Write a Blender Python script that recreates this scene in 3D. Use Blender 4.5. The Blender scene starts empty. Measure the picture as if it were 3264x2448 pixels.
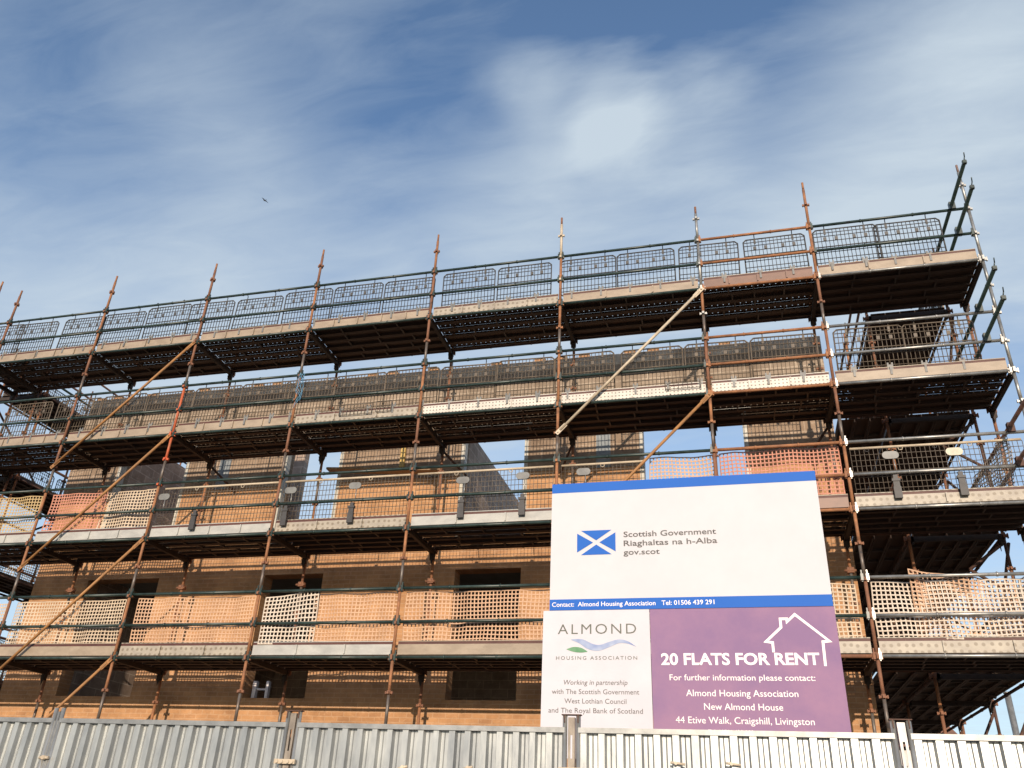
import bpy, math, random
from mathutils import Vector, Matrix, noise
random.seed(7)
sc = bpy.context.scene
COL = sc.collection
R = math.radians

# ------------------------------------------------------------------ helpers
class MB:
    def __init__(s): s.v=[]; s.f=[]; s.m=[]; s.s=[]
    def face(s, pts, mi=0, sm=False):
        b=len(s.v); s.v+=[tuple(p) for p in pts]; s.f.append(tuple(range(b,b+len(pts)))); s.m.append(mi); s.s.append(sm)
    def box(s,x0,x1,y0,y1,z0,z1,mi=0,M=None):
        b=len(s.v)
        P=[(x0,y0,z0),(x1,y0,z0),(x1,y1,z0),(x0,y1,z0),(x0,y0,z1),(x1,y0,z1),(x1,y1,z1),(x0,y1,z1)]
        if M is not None: P=[tuple(M@Vector(p)) for p in P]
        s.v+=P
        for q in ((0,3,2,1),(4,5,6,7),(0,1,5,4),(1,2,6,5),(2,3,7,6),(3,0,4,7)):
            s.f.append(tuple(b+i for i in q)); s.m.append(mi); s.s.append(False)
    def tube(s,p,q,r,n=8,mi=0,r2=None):
        p=Vector(p); q=Vector(q); d=(q-p)
        if d.length<1e-6: return
        d.normalize(); a=d.orthogonal().normalized(); c=d.cross(a); r2=r if r2 is None else r2
        b=len(s.v)
        for (o,rr) in ((p,r),(q,r2)):
            for i in range(n):
                t=2*math.pi*i/n; s.v.append(tuple(o+(a*math.cos(t)+c*math.sin(t))*rr))
        for i in range(n):
            j=(i+1)%n; s.f.append((b+i,b+j,b+n+j,b+n+i)); s.m.append(mi); s.s.append(True)
        s.f.append(tuple(b+i for i in reversed(range(n)))); s.m.append(mi); s.s.append(False)
        s.f.append(tuple(b+n+i for i in range(n))); s.m.append(mi); s.s.append(False)
    def poly(s,pts,r,n=6,mi=0):
        for a,b in zip(pts,pts[1:]): s.tube(a,b,r,n,mi)
    def prism(s,pts,y0,y1,mi=0):   # pts in xz, extruded along y
        b=len(s.v); n=len(pts)
        s.v+=[(x,y0,z) for x,z in pts]+[(x,y1,z) for x,z in pts]
        s.f.append(tuple(b+i for i in range(n))); s.m.append(mi); s.s.append(False)
        s.f.append(tuple(b+n+i for i in reversed(range(n)))); s.m.append(mi); s.s.append(False)
        for i in range(n):
            j=(i+1)%n; s.f.append((b+j,b+i,b+n+i,b+n+j)); s.m.append(mi); s.s.append(False)
    def mesh(s,name,mats):
        me=bpy.data.meshes.new(name); me.from_pydata(s.v,[],s.f)
        if not isinstance(mats,(list,tuple)): mats=[mats]
        for m in mats: me.materials.append(m)
        me.polygons.foreach_set('material_index',s.m); me.polygons.foreach_set('use_smooth',s.s)
        me.update(); return me

def link(name, me, parent=None, loc=(0,0,0), rot=(0,0,0)):
    o=bpy.data.objects.new(name,me); COL.objects.link(o); o.location=loc; o.rotation_euler=rot
    if parent is not None: o.parent=parent
    return o
def tag(o,label=None,cat=None,group=None,kind=None):
    if label: o['label']=label
    if cat: o['category']=cat
    if group: o['group']=group
    if kind: o['kind']=kind
    return o
def thing(name,label,cat,loc=(0,0,0),rot=(0,0,0),group=None):
    return tag(link(name,None,None,loc,rot),label,cat,group)
ORD=['first','second','third','fourth','fifth','sixth','seventh','eighth','ninth','tenth','eleventh','twelfth']

# ------------------------------------------------------------------ materials
def mat(name, c1, c2=None, rough=.6, metal=0, scale=6, detail=6, c3=None, bump=0, bscale=40, stretch=(1,1,1), w=(.35,.65), coords='Object'):
    m=bpy.data.materials.new(name); m.use_nodes=True; nt=m.node_tree; N=nt.nodes; L=nt.links
    b=N['Principled BSDF']; b.inputs['Roughness'].default_value=rough; b.inputs['Metallic'].default_value=metal
    tc=N.new('ShaderNodeTexCoord'); mp=N.new('ShaderNodeMapping'); mp.inputs['Scale'].default_value=stretch
    L.new(tc.outputs[coords],mp.inputs['Vector'])
    # decorrelate repeats a little
    oi=N.new('ShaderNodeObjectInfo'); vm=N.new('ShaderNodeVectorMath'); vm.operation='ADD'
    mul=N.new('ShaderNodeMath'); mul.operation='MULTIPLY'; mul.inputs[1].default_value=37.0
    L.new(oi.outputs['Random'],mul.inputs[0]); L.new(mp.outputs[0],vm.inputs[0]); L.new(mul.outputs[0],vm.inputs[1])
    if c2 is None: c2=tuple(x*.75 for x in c1)
    nz=N.new('ShaderNodeTexNoise'); nz.inputs['Scale'].default_value=scale; nz.inputs['Detail'].default_value=detail; nz.inputs['Roughness'].default_value=.65
    L.new(vm.outputs[0],nz.inputs['Vector'])
    cr=N.new('ShaderNodeValToRGB'); cr.color_ramp.elements[0].position=w[0]; cr.color_ramp.elements[1].position=w[1]
    cr.color_ramp.elements[0].color=(*c1,1); cr.color_ramp.elements[1].color=(*c2,1)
    if c3 is not None:
        e=cr.color_ramp.elements.new((w[0]+w[1])/2+.12); e.color=(*c3,1)
    L.new(nz.outputs['Fac'],cr.inputs[0]); L.new(cr.outputs[0],b.inputs['Base Color'])
    if bump:
        n2=N.new('ShaderNodeTexNoise'); n2.inputs['Scale'].default_value=bscale; n2.inputs['Detail'].default_value=4
        L.new(vm.outputs[0],n2.inputs['Vector'])
        bp=N.new('ShaderNodeBump'); bp.inputs['Strength'].default_value=bump; bp.inputs['Distance'].default_value=.01
        L.new(n2.outputs['Fac'],bp.inputs['Height']); L.new(bp.outputs[0],b.inputs['Normal'])
    return m
rust   = mat('rusty painted steel',(.27,.118,.060),(.105,.052,.034),.75,0,9,8,c3=(.185,.085,.050),bump=.5)
rust2  = mat('orange rust steel',(.40,.175,.075),(.21,.095,.048),.75,0,7,8,bump=.5)
rustd  = mat('dark rust steel',(.13,.062,.042),(.05,.03,.024),.75,0,7,8,bump=.4)
rustp  = mat('faded rust purple steel',(.26,.16,.13),(.15,.10,.085),.7,0,7,6)
brownw = mat('dusty brown wire',(.150,.115,.080),(.095,.075,.055),.6,0,6,3)
oran   = mat('orange red paint',(.62,.10,.035),(.38,.12,.05),.6,0,5,6)
ochre  = mat('ochre painted brace',(.42,.20,.065),(.25,.125,.05),.65,0,5,7)
wornt  = mat('worn dark bare steel',(.17,.155,.14),(.075,.065,.06),.45,.3,8,6,c3=(.14,.10,.075))
galvt  = mat('galvanised tube',(.42,.41,.38),(.22,.22,.21),.38,.55,8,6)
green  = mat('dark green painted tube',(.010,.022,.019),(.020,.024,.021),.38,0,6,6,c3=(.035,.058,.050))
black  = mat('black coated wire',(.050,.048,.046),(.075,.070,.066),.5,0,6,3)
deckm  = mat('dirty scaffold deck steel',(.075,.044,.028),(.036,.022,.015),.7,0,3,6,c3=(.10,.06,.04),stretch=(.6,2,2))
deckr  = mat('transom steel',(.05,.03,.02),(.028,.018,.013),.7,0,6,4)
maroon = mat('maroon painted edge',(.065,.018,.014),(.10,.035,.025),.6,0,4,4)
creamt = mat('cream tube',(.62,.52,.38),(.45,.37,.27),.5,0,5,4)
def toe(name,c1,c2,dots=None,scale=14,size=.24,dark=(.12,.10,.08)):
    m=mat(name,c1,c2,.5,.0,3.5,6,stretch=(1,1,2))
    if dots:
        nt=m.node_tree; N=nt.nodes; L=nt.links
        tc=N.new('ShaderNodeTexCoord'); v=N.new('ShaderNodeTexVoronoi'); v.voronoi_dimensions='2D'; v.inputs['Scale'].default_value=scale; v.inputs['Randomness'].default_value=dots
        sx=N.new('ShaderNodeSeparateXYZ'); cx=N.new('ShaderNodeCombineXYZ')
        L.new(tc.outputs['Object'],sx.inputs[0]); L.new(sx.outputs['X'],cx.inputs['X']); L.new(sx.outputs['Z'],cx.inputs['Y']); L.new(cx.outputs[0],v.inputs['Vector'])
        lt=N.new('ShaderNodeMapRange'); lt.inputs['From Min'].default_value=size-.06; lt.inputs['From Max'].default_value=size+.06; lt.inputs['To Min'].default_value=1; lt.inputs['To Max'].default_value=0
        L.new(v.outputs['Distance'],lt.inputs['Value'])
        mx=N.new('ShaderNodeMix'); mx.data_type='RGBA'
        old=N['Principled BSDF'].inputs['Base Color'].links[0].from_socket
        L.new(lt.outputs[0],mx.inputs[0]); L.new(old,mx.inputs[6]); mx.inputs[7].default_value=(*dark,1)
        L.new(mx.outputs[2],N['Principled BSDF'].inputs['Base Color'])
    return m
toe_tan = toe('tan toe board',(.37,.295,.215),(.27,.21,.15))
toe_brn = toe('brown toe board',(.22,.12,.085),(.16,.09,.065))
toe_wht = toe('pale galvanised toe board',(.46,.45,.41),(.34,.335,.31))
toe_dim = toe('dimpled toe board',(.42,.37,.29),(.30,.26,.21),dots=.25,scale=11,size=.25,dark=(.22,.18,.13))
toe_prf = toe('perforated pale toe board',(.66,.62,.54),(.50,.46,.40),dots=.12,scale=17,size=.20,dark=(.14,.12,.10))
net_o = mat('orange plastic netting',(.62,.385,.235),(.52,.32,.20),.6,0,4,4)
net_c = mat('faded cream netting',(.62,.49,.35),(.52,.40,.28),.6,0,4,4)
net_p = mat('pink faded netting',(.58,.25,.17),(.46,.20,.13),.6,0,4,4)
net_w = mat('pale netting',(.66,.57,.47),(.56,.46,.36),.6,0,4,4)
gridm = mat('dark mesh guard wire',(.10,.08,.06),(.16,.13,.10),.55,0,6,4)
plast = mat('grey plastic',(.20,.20,.19),(.13,.13,.125),.5,0,6,3)
rubber= mat('dark grey clamp plastic',(.055,.052,.052),(.035,.033,.033),.55,0,8,3)
ovalw = mat('dirty white plastic',(.62,.56,.42),(.42,.38,.28),.5,0,9,4)
blue  = mat('sign blue',(.002,.105,.46),(.003,.11,.48),.7,0,2,2)
white = mat('sign white',(.585,.58,.605),(.56,.555,.58),.7,0,3,5)
white2= mat('sign white lower',(.60,.59,.63),(.56,.55,.59),.7,0,3,5)
textw = mat('white lettering',(.82,.78,.77),(.80,.76,.75),.45)
textd = mat('dark grey lettering',(.045,.042,.045),(.05,.047,.05),.5)
textg = mat('grey green lettering',(.075,.085,.065),(.07,.08,.06),.5)
textm = mat('mid grey lettering',(.09,.08,.08),(.085,.075,.075),.5)
purple= mat('sign purple',(.31,.17,.275),(.225,.13,.255),.7,0,1.6,6)
swb   = mat('swoosh blue',(.14,.20,.42),(.36,.42,.55),.5,0,6,2)
swg   = mat('hill green',(.06,.22,.09),(.16,.32,.18),.5,0,6,2)
timber= mat('timber post',(.34,.22,.12),(.22,.14,.08),.7,0,4,6,stretch=(6,6,.8),bump=.3)
yellowt=mat('yellow timber batten',(.62,.42,.13),(.50,.33,.10),.6,0,5,4)
membr = mat('grey membrane strip',(.26,.29,.30),(.18,.20,.21),.6,0,5,4)
cav   = mat('pale cavity closer',(.56,.53,.45),(.42,.40,.34),.5,0,5,4)
rope  = mat('blue rope',(.08,.22,.36),(.14,.30,.42),.8)
concm = mat('concrete slab',(.28,.26,.24),(.2,.19,.17),.85,0,3,7)
galvs = mat('galvanised sheet',(.53,.54,.515),(.25,.265,.275),.38,.55,5,8,stretch=(1,1,.35),bump=.12,bscale=18,w=(.3,.72))
galvf = mat('galvanised frame tube',(.34,.345,.335),(.22,.225,.22),.45,.5,9,6)
galvu = mat('galvanised upright tube',(.55,.54,.50),(.30,.30,.28),.32,.6,9,6,stretch=(1,1,.3))
plate = mat('stained steel plate',(.36,.31,.25),(.14,.115,.095),.5,.3,6,7,stretch=(1,1,.5))
plrus = mat('rusty cap',(.07,.035,.025),(.13,.07,.05),.8,0,9,5)
asph  = mat('asphalt',(.055,.054,.052),(.04,.04,.04),.9,0,2,8,bump=.4,bscale=90)
pavem = mat('pavement concrete',(.21,.20,.185),(.16,.15,.14),.9,0,1.5,8,bump=.3,bscale=60)
dirt  = mat('site dirt',(.10,.075,.05),(.15,.12,.085),.95,0,.6,9,bump=.6,bscale=8)
rend  = mat('white render',(.62,.60,.55),(.52,.50,.46),.8,0,1,6)
tiles = mat('brown roof tile',(.20,.10,.07),(.13,.07,.05),.8,0,3,6)
glass = mat('dark window glass',(.03,.035,.04),(.03,.035,.04),.15)

def block_mat(name,c1,c2,mort,bw=.44,bh=.215,vert=True,axis='X'):
    m=bpy.data.materials.new(name); m.use_nodes=True; nt=m.node_tree; N=nt.nodes; L=nt.links
    b=N['Principled BSDF']; b.inputs['Roughness'].default_value=.9
    tc=N.new('ShaderNodeTexCoord'); sx=N.new('ShaderNodeSeparateXYZ'); cx=N.new('ShaderNodeCombineXYZ')
    L.new(tc.outputs['Object'],sx.inputs[0]); L.new(sx.outputs[axis],cx.inputs['X']); L.new(sx.outputs['Z'],cx.inputs['Y'])
    wob=N.new('ShaderNodeTexNoise'); wob.inputs['Scale'].default_value=3; L.new(tc.outputs['Object'],wob.inputs['Vector'])
    add=N.new('ShaderNodeMixRGB'); add.blend_type='ADD'; add.inputs[0].default_value=.02
    L.new(cx.outputs[0],add.inputs[1]); L.new(wob.outputs['Color'],add.inputs[2])
    br=N.new('ShaderNodeTexBrick'); br.inputs['Scale'].default_value=1; br.inputs['Brick Width'].default_value=bw; br.inputs['Row Height'].default_value=bh
    br.inputs['Mortar Size'].default_value=.009; br.inputs['Mortar Smooth'].default_value=.3; br.inputs['Bias'].default_value=-.1
    br.inputs['Color1'].default_value=(*c1,1); br.inputs['Color2'].default_value=(*c2,1); br.inputs['Mortar'].default_value=(*mort,1)
    L.new(add.outputs[0],br.inputs['Vector'])
    nz=N.new('ShaderNodeTexNoise'); nz.inputs['Scale'].default_value=1.7; nz.inputs['Detail'].default_value=9; nz.inputs['Roughness'].default_value=.7
    L.new(tc.outputs['Object'],nz.inputs['Vector'])
    cr=N.new('ShaderNodeValToRGB'); cr.color_ramp.elements[0].position=.34; cr.color_ramp.elements[1].position=.66
    cr.color_ramp.elements[0].color=(.66,.62,.58,1); cr.color_ramp.elements[1].color=(1.12,1.1,1.08,1)
    L.new(nz.outputs['Fac'],cr.inputs[0])
    # mortar smears
    n3=N.new('ShaderNodeTexNoise'); n3.inputs['Scale'].default_value=7; n3.inputs['Detail'].default_value=6; n3.inputs['Distortion'].default_value=1.5
    mp=N.new('ShaderNodeMapping'); mp.inputs['Scale'].default_value=(1,1,2.2); L.new(tc.outputs['Object'],mp.inputs[0]); L.new(mp.outputs[0],n3.inputs['Vector'])
    c3=N.new('ShaderNodeValToRGB'); c3.color_ramp.elements[0].position=.60; c3.color_ramp.elements[1].position=.68
    L.new(n3.outputs['Fac'],c3.inputs[0])
    mu=N.new('ShaderNodeMixRGB'); mu.blend_type='MULTIPLY'; mu.inputs[0].default_value=1
    L.new(br.outputs['Color'],mu.inputs[1]); L.new(cr.outputs[0],mu.inputs[2])
    m2=N.new('ShaderNodeMixRGB'); m2.inputs[2].default_value=(*mort,1)
    sc_=N.new('ShaderNodeMath'); sc_.operation='MULTIPLY'; sc_.inputs[1].default_value=.45; L.new(c3.outputs[0],sc_.inputs[0])
    L.new(sc_.outputs[0],m2.inputs[0]); L.new(mu.outputs[0],m2.inputs[1]); L.new(m2.outputs[0],b.inputs['Base Color'])
    bp=N.new('ShaderNodeBump'); bp.inputs['Strength'].default_value=.3; bp.inputs['Distance'].default_value=.010; bp.invert=True
    L.new(br.outputs['Fac'],bp.inputs['Height']); L.new(bp.outputs[0],b.inputs['Normal'])
    return m
blockX=block_mat('facing brickwork',(.52,.285,.135),(.43,.23,.112),(.53,.33,.19),bw=.225,bh=.075)
blockM=block_mat('grey brown middle blockwork',(.34,.25,.175),(.26,.19,.135),(.46,.37,.28))
blockU=block_mat('grey brown shade tone upper blockwork',(.34,.275,.215),(.27,.215,.165),(.48,.41,.33))  # darker than the band above it: shade put into the colour
blockP=block_mat('sunlit tone top course',(.62,.54,.43),(.48,.41,.33),(.62,.56,.47),bw=.3)  # paler blocks: sunlight along the wall head painted into the colour
blockY=block_mat('grey inner blockwork',(.58,.44,.35),(.46,.35,.28),(.78,.66,.56),axis='Y')
blockXg=block_mat('grey cross blockwork',(.52,.40,.32),(.42,.32,.26),(.72,.60,.50))

# ------------------------------------------------------------------ camera
cd=bpy.data.cameras.new('camera'); cam=bpy.data.objects.new('camera',cd); COL.objects.link(cam); sc.camera=cam
yaw,pitch,roll=R(-15.80514),R(28.36878),R(2.88433)
f=Vector((math.sin(yaw)*math.cos(pitch),math.cos(yaw)*math.cos(pitch),math.sin(pitch)))
r=Vector((math.cos(yaw),-math.sin(yaw),0)); u=r.cross(f)
r2=r*math.cos(roll)+u*math.sin(roll); u2=-r*math.sin(roll)+u*math.cos(roll)
M=Matrix(((r2.x,u2.x,-f.x,0),(r2.y,u2.y,-f.y,0),(r2.z,u2.z,-f.z,0),(0,0,0,1)))
cam.matrix_world=Matrix.Translation((2.5789,-11.9524,-2.2215))@M
cd.sensor_width=36; cd.lens=36*2656.375/3264; cd.clip_start=.05; cd.clip_end=5000

# ------------------------------------------------------------------ light & sky
sundir=Vector((.14,-1,.29)).normalized()
sl=bpy.data.lights.new('sun','SUN'); sl.energy=4.6; sl.angle=R(.5); sl.color=(1,.83,.66)
so=bpy.data.objects.new('sun',sl); COL.objects.link(so); so.rotation_euler=sundir.to_track_quat('Z','Y').to_euler(); so.location=(5,-30,12)
w=bpy.data.worlds.new('World'); sc.world=w; w.use_nodes=True; nt=w.node_tree; N=nt.nodes; L=nt.links
for n in list(N): N.remove(n)
out=N.new('ShaderNodeOutputWorld'); bg=N.new('ShaderNodeBackground'); bg.inputs['Strength'].default_value=.15
sky=N.new('ShaderNodeTexSky'); sky.sky_type='NISHITA'; sky.sun_disc=False
sky.sun_elevation=math.asin(sundir.z); sky.sun_rotation=math.atan2(sundir.x,sundir.y); sky.air_density=1.0; sky.dust_density=.6; sky.ozone_density=1.5
tc=N.new('ShaderNodeTexCoord'); sep=N.new('ShaderNodeSeparateXYZ'); L.new(tc.outputs['Generated'],sep.inputs[0])
def mth(op,a,b=None,c=None,clamp=False):
    n=N.new('ShaderNodeMath'); n.operation=op; n.use_clamp=clamp
    for i,x in enumerate((a,b,c)):
        if x is None: continue
        if isinstance(x,(int,float)): n.inputs[i].default_value=x
        else: L.new(x,n.inputs[i])
    return n.outputs[0]
zz=mth('ADD',mth('MAXIMUM',sep.outputs['Z'],0),.12)
cx=N.new('ShaderNodeCombineXYZ'); L.new(mth('DIVIDE',sep.outputs['X'],zz),cx.inputs['X']); L.new(mth('DIVIDE',sep.outputs['Y'],zz),cx.inputs['Y'])
def nse(scale,detail,rough,dist,rot,st,off=(0,0,0)):
    mp=N.new('ShaderNodeMapping'); mp.inputs['Rotation'].default_value=(0,0,R(rot)); mp.inputs['Scale'].default_value=(st[0],st[1],1); mp.inputs['Location'].default_value=off
    L.new(cx.outputs[0],mp.inputs[0])
    n=N.new('ShaderNodeTexNoise'); n.inputs['Scale'].default_value=scale; n.inputs['Detail'].default_value=detail; n.inputs['Roughness'].default_value=rough; n.inputs['Distortion'].default_value=dist
    L.new(mp.outputs[0],n.inputs['Vector']); return n.outputs['Fac']
n1=nse(.9,3,.45,.2,20,(1,1.3),(3.1,1.7,0))
n2=nse(2.0,6,.55,.35,-35,(1,1.9),(.4,5.2,0))
n3=nse(4.5,7,.6,.6,50,(1,3.2),(2.4,.2,0))
base=mth('ADD',mth('MULTIPLY',n1,.65),mth('MULTIPLY',n2,.35))
mask=N.new('ShaderNodeMapRange'); mask.interpolation_type='SMOOTHSTEP'; mask.inputs['From Min'].default_value=.42; mask.inputs['From Max'].default_value=.66; L.new(base,mask.inputs['Value'])
def blob(px,py,rad,soft=1.0):     # a cloud bank standing in a fixed direction of the sky
    d=(f+r2*((px-1106)/1800.2)+u2*((829.5-py)/1800.2)).normalized()
    dp=N.new('ShaderNodeVectorMath'); dp.operation='DISTANCE'; nv=N.new('ShaderNodeVectorMath'); nv.operation='NORMALIZE'
    L.new(tc.outputs['Generated'],nv.inputs[0]); L.new(nv.outputs[0],dp.inputs[0]); dp.inputs[1].default_value=d
    mr=N.new('ShaderNodeMapRange'); mr.interpolation_type='SMOOTHERSTEP'; mr.inputs['From Min'].default_value=rad; mr.inputs['From Max'].default_value=rad*.05
    warped=mth('ADD',dp.outputs['Value'],mth('MULTIPLY',mth('SUBTRACT',n2,.5),rad*1.2))
    L.new(warped,mr.inputs['Value']); return mr.outputs[0]
CL=[(1240,235,.13,.32),(1150,185,.07,.45),(1330,215,.07,.55),(1060,170,.05,.2),(1290,290,.06,.4),(1700,420,.36,.55),(2100,250,.33,.6),(2150,60,.2,.3),(1250,500,.34,.42),(700,620,.42,.42),(200,560,.36,.42),(560,180,.22,.25),(860,90,.16,.18),(130,60,.2,.35),(1500,260,.10,.3),(1000,430,.25,.25),(1900,640,.3,.3)]
tot=mth('ADD',mth('MULTIPLY',mask.outputs[0],.24),.14)
for a,b,c,wt in CL: tot=mth('ADD',tot,mth('MULTIPLY',blob(a,b,c),wt*.72))
# deep blue gaps
gap=None
for a,b,c,wt in [(330,80,.33,.22),(720,40,.26,.13),(1560,80,.30,.5),(870,310,.20,.35),(60,240,.24,.3),(1080,60,.2,.3)]:
    g=mth('MULTIPLY',blob(a,b,c),wt); gap=g if gap is None else mth('ADD',gap,g)
tot=mth('SUBTRACT',tot,gap)
tot=mth('ADD',tot,mth('MULTIPLY',mth('SUBTRACT',n3,.5),.5))
low=N.new('ShaderNodeMapRange'); low.inputs['From Min'].default_value=.62; low.inputs['From Max'].default_value=.05; low.inputs['To Min'].default_value=0; low.inputs['To Max'].default_value=.55
L.new(sep.outputs['Z'],low.inputs['Value'])
tot=mth('ADD',tot,low.outputs[0]); tot=mth('MULTIPLY',mth('MINIMUM',mth('MAXIMUM',tot,0),1.0),.92)
mx=N.new('ShaderNodeMix'); mx.data_type='RGBA'; L.new(tot,mx.inputs[0]); tint=N.new('ShaderNodeMixRGB'); tint.blend_type='MULTIPLY'; tint.inputs[0].default_value=1; tint.inputs[2].default_value=(1.08,1.18,1.30,1); L.new(sky.outputs[0],tint.inputs[1])
L.new(tint.outputs[0],mx.inputs[6]); mx.inputs[7].default_value=(4.1,4.75,5.3,1)
L.new(mx.outputs[2],bg.inputs[0]); L.new(bg.outputs[0],out.inputs[0])
sc.view_settings.view_transform='Standard'; sc.view_settings.look='None'; sc.view_settings.exposure=0; sc.view_settings.gamma=1
sc.render.engine='CYCLES'; sc.cycles.max_bounces=6; sc.cycles.diffuse_bounces=3; sc.cycles.glossy_bounces=3

# ------------------------------------------------------------------ ground
G=-3.72
mb=MB(); mb.face([(-1500,-1500,G),(1500,-1500,G),(1500,1500,G),(-1500,1500,G)])
tag(link('ground',mb.mesh('ground',dirt)),kind='structure')
mb=MB(); mb.face([(-60,-40,G+.004),(60,-40,G+.004),(60,-14.2,G+.004),(-60,-14.2,G+.004)])
tag(link('road',mb.mesh('road',asph)),kind='structure')
mb=MB(); mb.box(-60,60,-14.2,-6.3,G,G+.12)
tag(link('pavement',mb.mesh('pavement',pavem)),kind='structure')

# ------------------------------------------------------------------ building
YW=1.78; YI=2.08; XL,XR=-11.1,4.42; ZB=5.95; YB=10.2
bld=thing('brick_building','roofless three storey flats of tan brickwork going up behind the scaffold','building',(-3.3,YW,G))
bp=bld.location
def bpart(name,mb,mats,parent=None):
    P=bp if parent is None else Vector((0,0,0))
    o=link(name,mb.mesh(name,mats),bld if parent is None else parent,(-bp if parent is None else (0,0,0)))
    return o
def wall_with_holes(mb,x0,x1,z0,z1,y0,y1,holes,along='x'):
    xs=sorted({x0,x1,*[h[0] for h in holes],*[h[1] for h in holes]}); zs=sorted({z0,z1,*[h[2] for h in holes],*[h[3] for h in holes]})
    def solid(i,j):
        if i<0 or j<0 or i>=len(xs)-1 or j>=len(zs)-1: return False
        cx_=(xs[i]+xs[i+1])/2; cz_=(zs[j]+zs[j+1])/2
        return not any(h[0]<cx_<h[1] and h[2]<cz_<h[3] for h in holes)
    for i in range(len(xs)-1):
        for j in range(len(zs)-1):
            if not solid(i,j): continue
            a,b,c,d=xs[i],xs[i+1],zs[j],zs[j+1]
            mb.face([(a,y0,c),(b,y0,c),(b,y0,d),(a,y0,d)]); mb.face([(b,y1,c),(a,y1,c),(a,y1,d),(b,y1,d)])
            if not solid(i-1,j): mb.face([(a,y1,c),(a,y0,c),(a,y0,d),(a,y1,d)])
            if not solid(i+1,j): mb.face([(b,y0,c),(b,y1,c),(b,y1,d),(b,y0,d)])
            if not solid(i,j-1): mb.face([(a,y1,c),(b,y1,c),(b,y0,c),(a,y0,c)])
            if not solid(i,j+1): mb.face([(a,y0,d),(b,y0,d),(b,y1,d),(a,y1,d)])
cols=[(-9.82,-8.2),(-5.92,-4.72),(-2.18,-.98),(1.17,2.95)]
holes=[]
for a,b in cols: holes+=[(a,b,2.40,4.55),(a,b,-.33,1.84),(a,b,-2.9,-.95)]
mb=MB(); wall_with_holes(mb,XL,XR,G-.3,3.62,YW,YI,[(a,b,c,min(d,3.62)) for a,b,c,d in holes])
front=bpart('front_wall',mb,blockX)
mb=MB(); wall_with_holes(mb,XL,XR,3.6201,4.62,YW,YI,[(a,b,3.6201,4.55) for a,b in cols]); bpart('middle_wall',mb,blockM)
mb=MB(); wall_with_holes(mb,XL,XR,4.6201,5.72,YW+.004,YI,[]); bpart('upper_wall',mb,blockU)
mb=MB(); wall_with_holes(mb,XL,XR,5.7201,ZB,YW,YI,[]); bpart('sunlit_wall_band',mb,blockP)  # top strip of the masonry, coloured as if the sun reached it
for x in (XL,XR-.3):
    mb=MB(); mb.box(x,x+.3,YI+.002,YB,G-.3,4.6); bpart('gable_wall',mb,blockY)
mb=MB(); mb.box(XL+.3,XR-.3,YB-.3,YB,G-.3,4.4); bpart('back_wall',mb,blockXg)
for z in (-.63,2.07): 
    mb=MB(); mb.box(XL+.31,XR-.31,YI+.003,YB-.31,z,z+.28); bpart('floor_slab',mb,concm)
for x,zt in ((-10.15,5.2),(-6.45,2.9),(-2.42,4.86),(.8,4.2)):
    mb=MB(); mb.box(x-.1,x+.1,YI+.003,YB-.31,2.352,zt); bpart('party_wall',mb,blockY)
    if x in (-10.15,.8):
        xq=x if x<0 else .3
        mb=MB(); mb.box(xq-.1,xq+.1,YI+.003,YB-.31,-.348,2.068); bpart('party_wall',mb,blockY)
mb=MB(); mb.box(-10.04,-7.0,4.3,4.5,2.352,6.3); bpart('cross_wall',mb,blockXg)
# pale cavity closers at the jambs and lintels
for a,b in cols:
    for xa,xb in ((a-.05,a+.02),(b-.02,b+.05)):
        mb=MB(); mb.box(xa,xb,YW-.005,YI-.15,2.40,4.55); bpart('cavity_closer',mb,cav)
    mb=MB(); mb.box(a-.15,b+.15,YW-.006,YW+.05,4.552,4.62); bpart('lintel',mb,galvt)
for xx,w_ in ((-5.86,.07),(-5.60,.05)):
    mb=MB(); mb.box(xx,xx+w_,YI-.12,YI-.04,-.32,-.02); bpart('window_frame',mb,textw)
mb=MB(); mb.box(-5.785,-5.605,YI-.10,YI-.05,-.17,-.14); bpart('window_frame',mb,textw)
for x in (-7.3,.47):
    mb=MB(); mb.box(x-.13,x+.13,YW-.008,YW-.001,3.62,4.5); bpart('membrane_strip',mb,membr)
mb=MB(); mb.box(-3.45,-3.36,YW-.05,YW-.002,3.85,4.5); tag(bpart('batten',mb,yellowt),'yellow timber batten fixed upright to the wall')
# unfinished course of blocks and mortar dabs on the wall head
xx=XL+.1
random.seed(3)
while xx<XR-.5:
    if random.random()<.5:
        mb=MB(); mb.box(xx,xx+.215,YW+.01,YW+.112,ZB+.004,ZB+.004+random.choice((.05,.065))); bpart('loose_brick',mb,blockX)
    xx+=.44


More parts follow.
